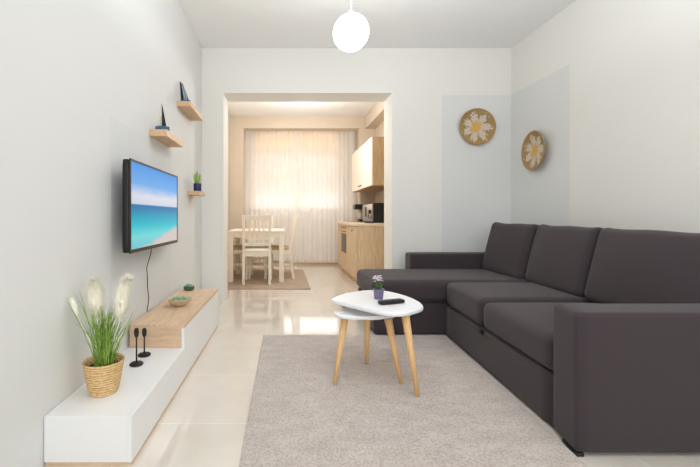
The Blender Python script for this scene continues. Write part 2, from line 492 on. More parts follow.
# painted panels on the walls
struct(MB().box((442-283)/93.9, XR-.0007, D-.0006, D, 0, 2.224).build('trim_1', M['accent']), 'pale blue-grey painted panel on the end wall', 'trim')
struct(MB().box(XR-.0006, XR, 3.096, D, 0, 2.224).build('trim_2', M['accent']), 'pale blue-grey painted panel on the right wall', 'trim')
struct(MB().box(0, .0007, 1.873, 2.86, 0, 1.442, fn=lambda p: (p.x+xl(p.y), p.y, p.z)).build('trim_3', M['accent_l']), 'pale grey painted panel on the left wall behind the television', 'trim')

# kitchen shell
KX0, KX1, KP = -.95, 1.65, 6.53
struct(MB().box(KX0-.15, KX0, D+WT, KEND+.15, 0, H).build('wall_kitchen_left', M['k_wall']), 'beige kitchen wall beside the dining table', 'wall')
struct(MB().box(KX1, KX1+.15, D+WT, KEND+.15, 0, H).build('wall_kitchen_right', M['k_wall']), 'beige kitchen wall behind the cabinets', 'wall')
b = MB()
b.box(KX0, -.707, KP, KP+.2, 0, H); b.box(1.38, KX1, KP, KP+.2, 0, H); b.box(-.707, 1.38, KP, KP+.2, 2.51, H)
struct(b.build('wall_kitchen_back', M['k_wall']), 'beige beam and two piers framing the curtains', 'wall')
struct(MB().box(1.47, KX1, D+WT, KP, 2.5, H).build('trim_4', M['k_wall']), 'boxed beam under the kitchen ceiling above the cabinets', 'trim')
VX0, VX1, VZ0, VZ1 = -.64, 1.18, 1.08, 2.66
b = MB()
b.box(KX0, VX0, KEND, KEND+.15, 0, H); b.box(VX1, KX1, KEND, KEND+.15, 0, H)
b.box(VX0, VX1, KEND, KEND+.15, 0, VZ0); b.box(VX0, VX1, KEND, KEND+.15, VZ1, H)
struct(b.build('wall_kitchen_end', M['wall']), 'kitchen wall holding the window behind the curtains', 'wall')
struct(MB().box(KX0, KX1, KEND-.012, KEND, 0, .08).build('baseboard_kitchen', M['k_oak']), 'tan skirting under the kitchen window', 'baseboard')

w = bpy.data.objects.new('window_1', None); C.objects.link(w); w.location = (0, KEND, VZ0)
tag(w, 'white kitchen window behind the sheer curtains', 'window', None, 'structure')
b = MB()
y0, y1 = KEND+.03, KEND+.09
for x0, x1 in ((VX0, VX0+.08), (.24, .36), (VX1-.08, VX1)): b.box(x0, x1, y0, y1, VZ0, VZ1)
for z0, z1 in ((VZ0, VZ0+.03), (2.20, 2.28), (VZ1-.06, VZ1)):
    b.box(VX0+.08, .24, y0, y1, z0, z1); b.box(.36, VX1-.08, y0, y1, z0, z1)
b.build('window_frame', M['pvc'], w, org=w.location)
for x0, x1 in ((VX0+.08, .24), (.36, VX1-.08)):
    for z0, z1 in ((VZ0+.03, 2.20), (2.28, VZ1-.06)):
        MB().box(x0, x1, KEND+.058, KEND+.062, z0, z1).build('pane', M['glass'], w, org=w.location)
MB().box(VX0-.03, VX1+.03, KEND-.05, KEND+.028, VZ0-.03, VZ0-.001).build('window_sill', M['pvc'], w, org=w.location)

# blinds in the window
for x0, x1, nm in ((VX0+.085, .235, 'left'), (.365, VX1-.085, 'right')):
    t = thing('roller_blind', f'cream roller blind half lowered over the {nm} window pane', 'blind', ((x0+x1)/2, KEND+.015, 2.20), 0, 'roller blinds in the kitchen window')
    MB().box(x0, x1, KEND+.0135, KEND+.0165, 1.41, 2.19).build('blind_cloth', M['blind'], t, org=t.location)
    MB().box(x0, x1, KEND+.008, KEND+.022, 1.39, 1.41).build('bottom_bar', M['pvc'], t, org=t.location)
    MB().box(x0, x1, KEND-.012, KEND+.026, 2.19, 2.25, .006).build('cassette', M['pvc'], t, org=t.location)
for x0, x1, nm in ((VX0+.085, .235, 'left'), (.365, VX1-.085, 'right')):
    o = MB().box(x0, x1, KEND+.0135, KEND+.0165, 2.27, 2.62).build('top_blind', M['blind_y'])
    tag(single(o, ((x0+x1)/2, KEND+.015, 2.27)), f'yellowish cream blind over the {nm} top pane of the kitchen window', 'blind', 'blinds over the top panes')

# curtains
def curtain(x0, x1, label, phase):
    t = thing('sheer_curtain', label, 'curtain', ((x0+x1)/2, 7.02, .05), 0, 'sheer curtains at the kitchen window')
    bm = bmesh.new(); nx, nz = int((x1-x0)/.0085), 14
    grid = []
    for i in range(nx+1):
        x = x0+(x1-x0)*i/nx; col = []
        for j in range(nz+1):
            z = .045+(2.655-.045)*j/nz
            k = j/nz
            amp = .008*(1-.35*k)
            y = 7.02+amp*math.sin(x*2*PI/.085+phase+.9*math.sin(x*5.1))+.003*math.sin(x*31)
            col.append(bm.verts.new((x, y, z)))
        grid.append(col)
    for i in range(nx):
        for j in range(nz):
            f = bm.faces.new((grid[i][j], grid[i+1][j], grid[i+1][j+1], grid[i][j+1])); f.smooth = True
    m = MB(); m.bm.free(); m.bm = bm
    m.build('cloth', M['sheer'], t, org=t.location)
    h = MB(); h.box(x0, x1, 6.985, 7.055, 2.655, 2.685)
    h.build('heading_tape', M['pvc'], t, org=t.location)
curtain(-.90, .343, 'left sheer white curtain panel, behind the dining table', 0)
curtain(.351, 1.37, 'right sheer white curtain panel, reaching the kitchen cabinets', 1.3)
o = MB().box(-.93, 1.40, 6.99, 7.05, 2.688, H-.002, .004).build('curtain_track', M['pvc'])
tag(single(o, (.2, 7.02, 2.688)), 'white curtain track on the ceiling above the sheer curtains', 'curtain track')

# ------------------------------------------------------------------ rugs
b = MB()
ol = [(-.165, 1.0), (1.09, 1.0), (1.256, 2.83), (-.152, 2.83)]
b.prism(ol, .0006, .013, .004)
o = b.build('living_room_rug', M['rug'])
tag(single(o, (.5, 2, .0006)), 'large taupe short-pile rug under the coffee tables', 'rug')
o = MB().prism([(-.9, 4.65), (.352, 4.65), (.352, 6.35), (-.9, 6.35)], .0006, .010, .003).build('dining_rug', M['k_rug'])
tag(single(o, (-.27, 5.5, .0006)), 'flat brown rug under the dining table', 'rug')

# ------------------------------------------------------------------ corner sofa
SF = (1.7, 2.5, 0)
def skew(p): return (p.x+.076*(p.y-2.848), p.y, p.z)
sofa = thing('corner_sofa', 'dark brown-grey fabric corner sofa with chaise along the right wall', 'sofa', SF)
SB = .012
MB().rbox(1.267, 2.30, 1.577, 2.846, .006, .238, .012, n=8, fn=skew).build('base', M['sofa'], sofa, org=SF)
MB().rbox(.714, 2.20, 2.848, 3.50, .006, .256, .015, n=8).build('chaise_base', M['sofa'], sofa, org=SF)
MB().rbox(.700, 1.98, 2.832, 3.505, .258, .432, .05, (.0, .006, .008), n=22).build('chaise_cushion', M['sofa'], sofa, org=SF)
# arms
for args, fn in (((1.135, 2.30, 1.410, 1.577, SB, .557), lambda p: (p.x+.17*(p.y-1.41)*max(0, 1-(p.x-1.13)/.5), p.y, p.z)),
                 ((1.226, 2.30, 3.51, 3.67, SB, .573), None)):
    a = MB().rbox(*args, .014, (0, 0, .002), n=12, fn=fn).build('armrest', M['sofa'], sofa, org=SF)
MB().rbox(2.13, 2.31, 1.58, 3.60, SB, .62, .03, n=10).build('backrest', M['sofa'], sofa, org=SF)
for y0, y1, zt in ((2.243, 2.836, .424), (1.584, 2.237, .411)):
    MB().rbox(1.262, 2.02, y0, y1, .243, zt, .042, (.005, 0, .010), n=18, fn=skew).build('seat_cushion', M['sofa'], sofa, org=SF)
# back cushions (lean back towards the wall)
def back_cushion(y0, y1, xf, lean, h, rz, zb=.425):
    th = .20; w = y1-y0
    m = Matrix.Translation((xf, (y0+y1)/2, zb)) @ Matrix.Rotation(rz, 4, 'Z') @ Matrix.Rotation(lean, 4, 'Y')
    def wob(p):
        # soft top corners stay up, the middle of the top edge sags a little
        u = p.y/(w/2); k = max(0, p.z/h)
        return (p.x-.010*math.sin(u*3)*k, p.y, p.z-.010*k*(1-u*u)+.004*math.sin(u*5+y0)*k)
    b = MB().rbox(0, th, -w/2, w/2, 0, h, .042, (.032, .0, .0), n=22, mat=m, fn=wob)
    return b.build('back_cushion', M['sofa'], sofa, org=SF)
back_cushion(2.885, 3.492, 1.868, math.radians(14), .475, math.radians(-2))
back_cushion(2.275, 2.890, 1.862, math.radians(14), .468, math.radians(-5))
back_cushion(1.59, 2.270, 1.820, math.radians(14), .462, math.radians(-4))
# pull tab of the bed drawer and black feet
MB().box(1.205, 1.222, 2.215, 2.265, .212, .240, .004).build('pull_tab', M['black'], sofa, org=SF)['label'] = 'black pull tab'
MB().prism([(1.131, 1.412), (1.165, 1.412), (1.185, 1.505), (1.150, 1.505)], 0, SB+.002).build('foot', M['black'], sofa, org=SF)
MB().box(2.2, 2.28, 1.43, 1.5, 0, SB+.002).build('foot', M['black'], sofa, org=SF)
MB().box(2.2, 2.28, 3.55, 3.63, 0, SB+.002).build('foot', M['black'], sofa, org=SF)

# ------------------------------------------------------------------ coffee tables
up = [(.298, 2.226), (.36, 2.33), (.454, 2.424), (.54, 2.472), (.616, 2.486), (.702, 2.45), (.774, 2.319), (.801, 2.175), (.790, 2.06), (.754, 1.99),
      (.674, 1.925), (.598, 1.893), (.525, 1.919), (.46, 1.99), (.375, 2.097), (.306, 2.182)]
lo = [(.300, 2.12), (.306, 2.16), (.325, 2.19), (.385, 2.245), (.455, 2.30), (.53, 2.325), (.580, 2.303), (.617, 2.245), (.645, 2.18), (.655, 2.115),
      (.62, 2.085), (.55, 2.06), (.43, 2.045), (.335, 2.07)]
def coffee_table(label, cz, outline, z, legs):
    c = (cz[0], cz[1], .0133)
    t = thing('coffee_table', label, 'coffee table', c, 0, 'nest of two white coffee tables')
    MB().prism(closed_spline(outline), z-.022, z, .007).build('tabletop', M['table_white'], t, org=c)
    for (fx, fy), (tx, ty) in legs:
        lb = MB().tube([(fx, fy, .0133), (fx*.5+tx*.5, fy*.5+ty*.5, (.013+z-.022)/2), (tx, ty, z-.022)], [.0105, .0165, .0215], 16)
        for v in lb.bm.verts: v.co.z = min(max(v.co.z, .0133), z-.0221)
        lb.build('leg', M['leg'], t, org=c)
coffee_table('taller white leaf-shaped coffee table, holding the purple pot and remote', (.58, 2.2), up, .43,
             [((.686, 1.859), (.653, 1.95)), ((.342, 2.28), (.402, 2.30)), ((.718, 2.295), (.642, 2.28))])
coffee_table('lower white coffee table tucked under the taller one', (.48, 2.18), lo, .37,
             [((.281, 1.991), (.360, 2.12)), ((.648, 2.003), (.598, 2.08)), ((.521, 2.278), (.520, 2.25))])

# flower pot + remote
c = (.58, 2.215, .43)
t = thing('potted_flower', 'small purple pot of pale pink flowers on the coffee table', 'potted plant', c)
MB().lathe([(0, 0), (.024, 0), (.026, .002), (.0315, .052), (.034, .053), (.0345, .062), (.031, .062), (.029, .05), (0, .05)], c, 28).build('pot', M['purple'], t, org=c)
b = MB()
for i in range(60):
    a, r = random.uniform(0, 2*PI), random.uniform(.002, .026)
    p = Vector((c[0]+r*.5*math.cos(a), c[1]+r*.5*math.sin(a), c[2]+.05))
    q = Vector((c[0]+r*1.3*math.cos(a), c[1]+r*1.3*math.sin(a), c[2]+random.uniform(.085, .120)))
    b.quad_strip([p, p.lerp(q, .4), p.lerp(q, .75), q], [.001, .004, .0045, .0004], (math.sin(a), -math.cos(a), .3))
b.build('foliage', M['leafg'], t, org=c)
b = MB()
for i in range(26):
    a, r = random.uniform(0, 2*PI), random.uniform(.0, .03)
    p = (c[0]+r*math.cos(a)-.003, c[1]+r*math.sin(a), c[2]+random.uniform(.108, .142)-.4*max(0, r-.015))
    s = random.uniform(.0035, .0058)
    for k in range(5):
        aa = k*2*PI/5+i
        b.lathe([(0, -s*.5), (s*.6, -s*.2), (s*.65, s*.2), (0, s*.5)], (p[0]+s*math.cos(aa), p[1]+s*math.sin(aa), p[2]), 6)
b.build('blossoms', M['flower'], t, org=c)

c = (.622, 2.095, .4305)
t = thing('remote_control', 'dark remote control lying on the white coffee table', 'remote control', c, math.radians(20))
MB().rbox(-.080, .080, -.023, .023, 0, .022, .009, n=10).build('body', M['black'], t)
b = MB()
for i in range(8):
    for j in range(3):
        b.box(-.060+i*.015, -.052+i*.015, -.012+j*.0095, -.006+j*.0095, .0218, .0230, .0006, 1)
b.build('buttons', plain('grey_button', (70, 72, 78), .5), t)

# ------------------------------------------------------------------ TV stand
TS = (-.72, 2.2, 0)
t = thing('tv_stand', 'long low white and oak stand stepping up along the left wall', 'tv stand', TS)
def rot(p): return (p.x+.008*(p.y-1.362), p.y, p.z)
BX, FX, Y0, YM, Y1, ZL, ZT = -.889, -.563, 1.358, 2.065, 3.086, .186, .318
BH = -.874
PT = .018
b = MB(); b.box(BX, FX-PT, Y0, Y1, .015, ZL, .001, 1, fn=rot)
b.box(BH, FX-PT, YM+.016, Y1, ZL-.001, ZT-.02, .001, 1, fn=rot)
b.build('body', M['white'], t, org=TS)
b = MB(); b.prism([(FX-PT+.0008, -1), (FX-PT+.0008, -1.1), (FX, -1.1), (FX, -1)], 0, .01); b.bm.clear()
b.box(FX-PT+.0005, FX, Y0-.001, Y1, .015, ZL, .0012, 1, fn=rot); b.box(FX-PT+.0005, FX, YM, Y1, ZL-.003, ZT-.0205, .0012, 1, fn=rot)
b.build('front_panel', M['white'], t, org=TS)
MB().box(BH, FX-PT, YM, YM+.0155, ZL+.0005, ZT-.0205, .0008, 1, fn=rot).build('end_panel', M['oak_x'], t, org=TS)
MB().box(BH, FX, YM, Y1, ZT-.02, ZT, .0012, 1, fn=rot).build('top', M['oak_y'], t, org=TS)
MB().box(BX+.004, FX-.002, Y0+.002, Y1-.002, .0, .0145, .0008, 1, fn=rot).build('plinth', M['oak_x'], t, org=TS)

# bowl and jar on the oak top
c = (-.712, 2.51, ZT+.0005)
t = thing('decorative_bowl', 'shallow stone-coloured bowl of green pieces on the oak top', 'bowl', c)
MB().lathe([(0, 0), (.030, 0), (.034, .004), (.064, .022), (.081, .047), (.084, .053), (.079, .053), (.059, .028), (.03, .014), (0, .012)], c, 36).build('bowl_body', M['bowl'], t, org=c)
for k in range(16):
    a, r = k*2.4, .052*math.sqrt((k+.5)/16)
    s = random.uniform(.010, .014)
    MB().lathe([(0, -s), (s*.7, -s*.75), (s, 0), (s*.7, s*.75), (0, s)], (c[0]+r*math.cos(a), c[1]+r*math.sin(a), c[2]+.040+.004*random.random()), 10).build('green_piece', M['bowl_g'], t, org=c)
c = (-.782, 3.035, ZT+.0005)
t = thing('candle_jar', 'small dark green round jar at the far end of the oak top', 'jar', c)
MB().lathe([(0, 0), (.036, 0), (.044, .010), (.045, .024), (.040, .034), (.034, .034), (.033, .02), (0, .018)], c, 28).build('jar_body', M['jar_g'], t, org=c)
MB().lathe([(0, .030), (.033, .030), (.030, .044), (.016, .052), (0, .053)], c, 20).build('filling', M['bowl_g'], t, org=c)

# candle holders
for (cx, cy, hh, lab) in ((-.735, 1.831, .182, 'taller black candle holder, nearer the woven basket'), (-.742, 1.953, .145, 'shorter black candle holder, nearer the oak step')):
    c = (cx, cy, ZL+.0005)
    t = thing('candle_holder', lab, 'candle holder', c, 0, 'black candle holders on the white stand')
    MB().lathe([(0, 0), (.031, 0), (.033, .003), (.033, .007), (.030, .010), (.006, .012), (0, .012)], c, 30).build('base', M['iron'], t, org=c)
    MB().tube([(cx, cy, c[2]+.010), (cx, cy, c[2]+hh-.04)], .0037, 12).build('stem', M['iron'], t, org=c)
    MB().lathe([(0, hh-.046), (.005, hh-.046), (.0105, hh-.036), (.0125, hh-.020), (.0105, hh-.004), (.009, hh), (.0075, hh), (.0085, hh-.018), (0, hh-.024)], c, 18).build('cup', M['iron'], t, org=c)

# grass in a basket
c = (-.762, 1.553, ZL+.0005)
t = thing('potted_grass', 'woven basket of tall green grass with cream plumes on the white stand', 'potted plant', c)
prof = [(0, 0), (.055, 0)]
for i in range(19):
    z = .003+i*.0066; r = .056+.0225*(i/18)**.8
    prof += [(r+.0012, z+.0017), (r+.0012, z+.0046), (r, z+.0063)]
prof += [(.0815, .130), (.0815, .134), (.0765, .135), (.073, .125), (.068, .105)]
bk = MB().lathe(prof, c, 48).build('basket', M['basket'], t, org=c)
MB().lathe([(0, .103), (.05, .107), (.0695, .105)], c, 24).build('soil', M['soil'], t, org=c)
b = MB()
def blade(tip, r0=.03, w=.0026):
    a = random.uniform(0, 2*PI); r = r0*math.sqrt(random.random())
    p0 = Vector((c[0]+r*math.cos(a), c[1]+r*math.sin(a), c[2]+.095)); p3 = Vector(tip)
    d = p3-p0
    p1 = p0+Vector((d.x*.28, d.y*.28, d.z*.36)); p2 = p0+Vector((d.x*.60, d.y*.60, d.z*.72))
    pts = []
    for k in range(9):
        s = k/8
        pts.append(p0*(1-s)**3+p1*3*s*(1-s)**2+p2*3*s*s*(1-s)+p3*s**3)
    b.quad_strip(pts, [w*.7, w, w, w, w*.95, w*.85, w*.7, w*.45, w*.12], (math.cos(a*3), math.sin(a*3), 0))
for i in range(170):
    s = max(-1.4, min(1.4, random.gauss(0, 1)))
    spread = random.choice((.03, .055, .085))
    tx = max(-.862, c[0]+s*spread+.005); ty = c[1]+max(-1.4, min(1.4, random.gauss(0, 1)))*spread
    blade((tx, ty, c[2]+random.uniform(.26, .385)-abs(s)*.02), .045, .0022)
for tx, ty, tz in ((-.868, 1.45, .61), (-.86, 1.50, .625), (-.868, 1.53, .585), (-.862, 1.47, .57), (-.865, 1.55, .62), (-.855, 1.58, .605), (-.63, 1.60, .525),
                   (-.65, 1.62, .52), (-.855, 1.52, .64), (-.838, 1.5, .60), (-.80, 1.45, .58), (-.66, 1.56, .57)):
    blade((tx, ty, tz), .04, .0022)
b.build('grass_blades', M['grass'], t, org=c)
def plume(base, mid, top, R, n=750):
    pl = MB(); base, mid, top = Vector(base), Vector(mid), Vector(top)
    def ax(s): return base*(1-s)**2+mid*2*s*(1-s)+top*s*s
    pl.tube([(c[0], c[1], c[2]+.1), Vector((c[0], c[1], c[2]+.1)).lerp(base, .5), base, ax(.3), ax(.6), ax(.95)], [.0016]*3+[.0013, .001, .0005], 6)
    ks = [k/14 for k in range(15)]
    pl.tube([ax(.02+.96*k) for k in ks], [R*.54*max(.05, math.sin(PI*min(1, .08+k*.86))**.8) for k in ks], 14)
    for i in range(n):
        s = random.random(); p = ax(s); tg = (ax(min(1, s+.05))-ax(max(0, s-.05))).normalized()
        a = random.uniform(0, 2*PI)
        side = Vector((math.cos(a), math.sin(a), .0)); side = (side-tg*side.dot(tg)).normalized()
        L = R*(.45+.55*math.sin(PI*min(1, .15+s*.85)))*random.uniform(.6, 1.1)
        q = p+side*L*.85+tg*L*.8; m = p+side*L*.5+tg*L*.3
        q.x = max(q.x, -.872); m.x = max(m.x, -.872)
        pl.quad_strip([p, m, q], [.0010, .0011, .0003], tg.cross(side))
    pl.build('plume', M['plume'], t, org=c)
plume((-.790, 1.55, .50), (-.802, 1.55, .60), (-.800, 1.54, .660), .054, 1000)
plume((-.694, 1.55, .48), (-.690, 1.55, .62), (-.650, 1.54, .668), .050, 1000)
plume((-.845, 1.50, .52), (-.855, 1.49, .57), (-.858, 1.48, .60), .020, 160)

# ------------------------------------------------------------------ television
TVX = -.775
y0, y1, z0, z1 = 1.855, 2.69, .740, 1.227
c = (-.86, (y0+y1)/2, z0)
t = thing('television', 'wall-mounted flat television showing a beach', 'television', c)
MB().rbox(-.822, TVX-.006, y0, y1, z0, z1, .014, n=8).build('body', M['black'], t, org=c)
b = MB(); bw = .012
for a_ in ((y0, y1, z1-bw, z1), (y0, y1, z0, z0+.020), (y0, y0+bw, z0+.020, z1-bw), (y1-bw, y1, z0+.020, z1-bw)):
    b.box(TVX-.008, TVX, *a_, .0015, 1)
b.build('bezel', M['bezel'], t, org=c)
MB().box(TVX-.007, TVX-.003, y0+bw, y1-bw, z0+.020, z1-bw).build('screen', M['screen'], t, org=c)
MB().box(xl(2.27)+.002, -.821, 2.15, 2.40, .88, 1.10, .004).build('wall_mount', M['black'], t, org=c)
b = MB(); pts = []
for k in range(40):
    s = k/39
    z = .742+(ZT+.006-.742)*s
    yy = 2.31+.010*math.sin(s*11)+.02*s; xx = -.835-.026*min(1, s*3)+.003*math.sin(s*17)
    pts.append((max(xx, xl(yy)+.005), yy, z))
b.tube(pts, .0028, 8); b.build('power_cord', M['black'], t, org=c)

# ------------------------------------------------------------------ wall shelves
def wall_shelf(y0, y1, xf, z0, z1, label):
    c = (xl((y0+y1)/2), (y0+y1)/2, z0)
    o = MB().box(xl(y0)+.001, xf, y0, y1, z0, z1, .0015, 1).build('wall_shelf', M['shelf'])
    tag(single(o, c), label, 'shelf', 'oak wall shelves')
wall_shelf(2.404, 2.80, -.764, 1.460, 1.505, 'oak shelf with the blue-hulled toy sailboat, above the television')
wall_shelf(3.0, 3.465, -.760, 1.838, 1.880, 'highest oak shelf, with the leaning blue sails')
wall_shelf(3.317, 3.55, -.760, 1.128, 1.163, 'lowest oak shelf, carrying the cobalt plant pot')

def slab_tri(pts, th, axis):
    """a stiff triangular sail: outline points extruded by th along axis"""
    b = MB(); ax = Vector(axis)*th
    lo_ = [b.bm.verts.new(Vector(p)-ax*.5) for p in pts]; hi = [b.bm.verts.new(Vector(p)+ax*.5) for p in pts]
    b.bm.faces.new(lo_); b.bm.faces.new(list(reversed(hi)))
    n = len(pts)
    for k in range(n): b.bm.faces.new((lo_[k], lo_[(k+1) % n], hi[(k+1) % n], hi[k]))
    return b
# toy sailboat on the lower of the two
c = (-.815, 2.475, 1.5055)
t = thing('toy_sailboat', 'toy sailboat with blue hull and a dark tall sail on the middle shelf', 'ornament', c)
b = MB()
b.prism(closed_spline([(-.856, 2.45), (-.858, 2.475), (-.856, 2.50), (-.815, 2.51), (-.785, 2.50), (-.770, 2.475), (-.785, 2.45), (-.815, 2.44)], 4), 1.5055, 1.538, .004)
b.build('hull', M['hull'], t, org=c)
MB().tube([(-.822, 2.475, 1.536), (-.822, 2.475, 1.698)], [.0022, .0012], 8).build('mast', M['leg'], t, org=c)
slab_tri([(-.819, 2.473, 1.543), (-.791, 2.473, 1.543), (-.819, 2.473, 1.690)], .006, (0, 1, 0)).build('mainsail', M['sail_d'], t, org=c)
slab_tri([(-.826, 2.477, 1.543), (-.850, 2.477, 1.543), (-.8255, 2.477, 1.625)], .005, (0, 1, 0)).build('jib', M['sail_w'], t, org=c)
b = MB(); b.tube([(-.822, 2.475, 1.695), (-.772, 2.475, 1.538)], .0012, 6); b.tube([(-.822, 2.475, 1.695), (-.856, 2.475, 1.538)], .0012, 6)
b.build('rigging', M['sail_w'], t, org=c)
# taller pair of sails on the top shelf
c = (-.82, 3.06, 1.8805)
t = thing('toy_sailboat', 'toy sailboat with navy and blue striped sails on the highest shelf', 'ornament', c)
b = MB(); b.prism(closed_spline([(-.853, 3.04), (-.855, 3.06), (-.853, 3.08), (-.815, 3.085), (-.785, 3.08), (-.774, 3.06), (-.785, 3.04), (-.815, 3.035)], 4), 1.8805, 1.902, .003)
b.build('hull', M['hull'], t, org=c)
MB().tube([(-.838, 3.06, 1.90), (-.858, 3.06, 2.064)], [.0022, .0014], 8).build('mast', M['sail_d'], t, org=c)
slab_tri([(-.854, 3.055, 1.903), (-.828, 3.055, 1.903), (-.851, 3.055, 2.042), (-.864, 3.055, 2.06)], .006, (0, 1, 0)).build('sail', M['sail_d'], t, org=c)
slab_tri([(-.824, 3.050, 1.903), (-.786, 3.050, 1.903), (-.836, 3.050, 2.036), (-.851, 3.050, 2.052)], .006, (0, 1, 0)).build('sail', M['sail_b'], t, org=c)['label'] = 'blue striped sail'
b = MB()
for k in range(2):
    x = -.817+.014*k
    b.tube([(x, 3.046, 1.905), (x-.026+.002*k, 3.046, 2.02-.01*k)], .0016, 6)
b.build('stripe', M['sail_w'], t, org=c)
# cobalt pot plant
c = (-.797, 3.40, 1.1635)
t = thing('potted_succulent', 'small cobalt blue pot of upright leaves on the lowest shelf', 'potted plant', c)
MB().lathe([(0, 0), (.034, 0), (.036, .003), (.037, .072), (.035, .074), (.033, .072), (.032, .06), (0, .06)], c, 28).build('pot', M['bluepot'], t, org=c)
b = MB()
for i in range(34):
    a, r = random.uniform(0, 2*PI), .022*math.sqrt(random.random())
    p0 = Vector((c[0]+r*math.cos(a), c[1]+r*math.sin(a), c[2]+.06)); L = random.uniform(.05, .15)
    p1 = p0+Vector((math.cos(a)*L*.25, math.sin(a)*L*.25, L))
    b.quad_strip([p0, p0.lerp(p1, .4), p0.lerp(p1, .75), p1], [.004, .0045, .003, .0004], (math.sin(a), -math.cos(a), 0))
b.build('leaves', M['grass'], t, org=c)

# ------------------------------------------------------------------ pendant
c = (.484, 2.6, H)
t = thing('pendant_lamp', 'lit white globe pendant hanging from the ceiling', 'lamp', c)
R_ = .1255; zc = 2.240
n = 28
gl = MB().lathe([(R_*math.sin(PI*k/n) if 0 < k < n else 0, -R_*math.cos(PI*k/n)) for k in range(n+1)], (c[0], c[1], zc), 48).build('globe', M['globe'], t, org=c)
MB().tube([(c[0], c[1], zc+R_-.004), (c[0], c[1], H-.02)], .0035, 10).build('cord', M['cordw'], t, org=c)
MB().lathe([(0, -.03), (.035, -.03), (.05, -.004), (.05, -.0005), (0, -.0005)], c, 28).build('ceiling_rose', M['cordw'], t, org=c)
MB().lathe([(0, 0), (.024, 0), (.026, .02), (.012, .03), (0, .03)], (c[0], c[1], zc+R_-.004), 20).build('cap', M['cordw'], t, org=c)

# ------------------------------------------------------------------ wall baskets
def wall_basket(loc, R0, rotm, label):
    o = bpy.data.objects.new('woven_wall_bowl', None); C.objects.link(o)
    o.location = loc; o.rotation_euler = rotm; o.scale = (1, 1, .62)
    tag(o, label, 'wall decoration', 'woven wall bowls')
    k = R0/.195
    prof = [(0, .012), (.05*k, .012), (.10*k, .016), (.145*k, .028), (.175*k, .046), (.186*k, .056)]
    MB().lathe(prof, (0, 0, 0), 56).build('bowl_face', M['bowl_face'], o)
    MB().lathe([(0, 0), (.11*k, 0), (.155*k, .014), (.183*k, .038), (.192*k, .054)], (0, 0, 0), 56).build('bowl_back', M['rim'], o)
    pts = [(.189*k*math.cos(2*PI*q/56), .189*k*math.sin(2*PI*q/56), .055) for q in range(57)]
    MB().tube(pts, .0065, 8, caps=False).build('rim', M['rim'], o)
wall_basket((2.055, D-.003, 1.88), .193, (PI/2, 0, 0), 'round woven bowl with a pale flower on the end wall')
wall_basket((XR-.020, 3.475, 1.557), .188, (PI/2, 0, -PI/2-.10), 'round woven bowl with a pale flower on the right wall, above the sofa')

# ------------------------------------------------------------------ dining set
RZ = .0105
t = thing('dining_table', 'cream wooden dining table in the kitchen', 'table', (-.375, 5.50, RZ))
TX, TY, TZ = .395, .42, .735-RZ
MB().box(-TX, TX, -TY, TY, TZ-.025, TZ, .004).build('tabletop', M['k_white'], t)
b = MB()
b.box(-TX+.05, TX-.05, -TY+.025, -TY+.045, TZ-.10, TZ-.025); b.box(-TX+.05, TX-.05, TY-.045, TY-.025, TZ-.10, TZ-.025)
b.box(-TX+.025, -TX+.045, -TY+.045, TY-.045, TZ-.10, TZ-.025); b.box(TX-.045, TX-.025, -TY+.045, TY-.045, TZ-.10, TZ-.025)
b.build('apron', M['cream_wood'], t)
for sx in (-1, 1):
    for sy in (-1, 1):
        x, y = sx*(TX-.04), sy*(TY-.04)
        MB().box(x-.034, x+.034, y-.034, y+.034, 0, TZ-.025, .004).build('leg', M['cream_wood'], t)

def make_chair(label, pad):
    """faces +y, back at -y"""
    t = thing('dining_chair', label, 'chair', (0, 0, 0), 0, 'cream dining chairs')
    hw = .195
    for s in (-1, 1):
        x = s*(hw-.018)
        # rear leg rises into the back post and leans back above the seat
        b = MB()
        def lean(p): return (p.x, p.y-.075*max(0, p.z-.44)/.44-.045*max(0, .40-p.z)/.40, p.z)
        b2 = bmesh.new(); bmesh.ops.create_cube(b2, size=1)
        bmesh.ops.subdivide_edges(b2, edges=[e for e in b2.edges if abs(e.verts[0].co.z-e.verts[1].co.z) > .5], cuts=10)
        for v in b2.verts: v.co = Vector((x+v.co.x*.034, -.185+v.co.y*.034, .471+v.co.z*.942))
        b._merge(b2, None, lean); b.build('leg', M['cream_wood'], t)
        MB().box(x-.017, x+.017, .165, .199, 0, .430, .003).build('leg', M['cream_wood'], t)
    b = MB(); b.box(-hw+.002, hw-.002, -.166, .163, .372, .430, .004); b.build('seat', M['cream_wood'], t)
    MB().rbox(-hw+.004, hw-.004, -.16, .207, .430, .468, .016, (0, 0, .006), n=8).build('seat_pad', pad, t)
    sh = lambda z: -.185-.075*max(0, z-.44)/.44
    def rail(z0, z1, nm, th=.020):
        b = MB(); b.box(-hw+.035, hw-.035, -th/2, th/2, z0, z1, .003, 1, fn=lambda p: (p.x, p.y+sh(p.z), p.z)); b.build(nm, M['cream_wood'], t)
    rail(.868, .938, 'top_rail'); rail(.516, .562, 'back_rail'); rail(.613, .632, 'back_rail', .016)
    for k in range(4):
        x = -.159+.318*(k+1)/5
        b = MB(); b.box(x-.0125, x+.0125, -.007, .007, .557, .873, fn=lambda p: (p.x, p.y+sh(p.z), p.z)); b.build('slat', M['cream_wood'], t)
    for s in (-1, 1):
        MB().box(s*(hw-.018)-.009, s*(hw-.018)+.009, -.19, .168, .20, .228).build('stretcher', M['cream_wood'], t)
    MB().box(-hw+.03, hw-.03, -.006, .006, .205, .225).build('stretcher', M['cream_wood'], t)
    return t
ch = make_chair('cream slat-back dining chair with a white seat, its back to the living room', M['pad'])
ch.location = (-.355, 5.145, RZ)
ch2 = copy_thing(ch, (-.075, 5.55, RZ), PI/2, 'cream dining chair at the side of the table nearest the kitchen cabinets')
ch3 = copy_thing(ch, (-.36, 6.10, RZ), PI, 'cream dining chair at the far end of the table, facing the living room')
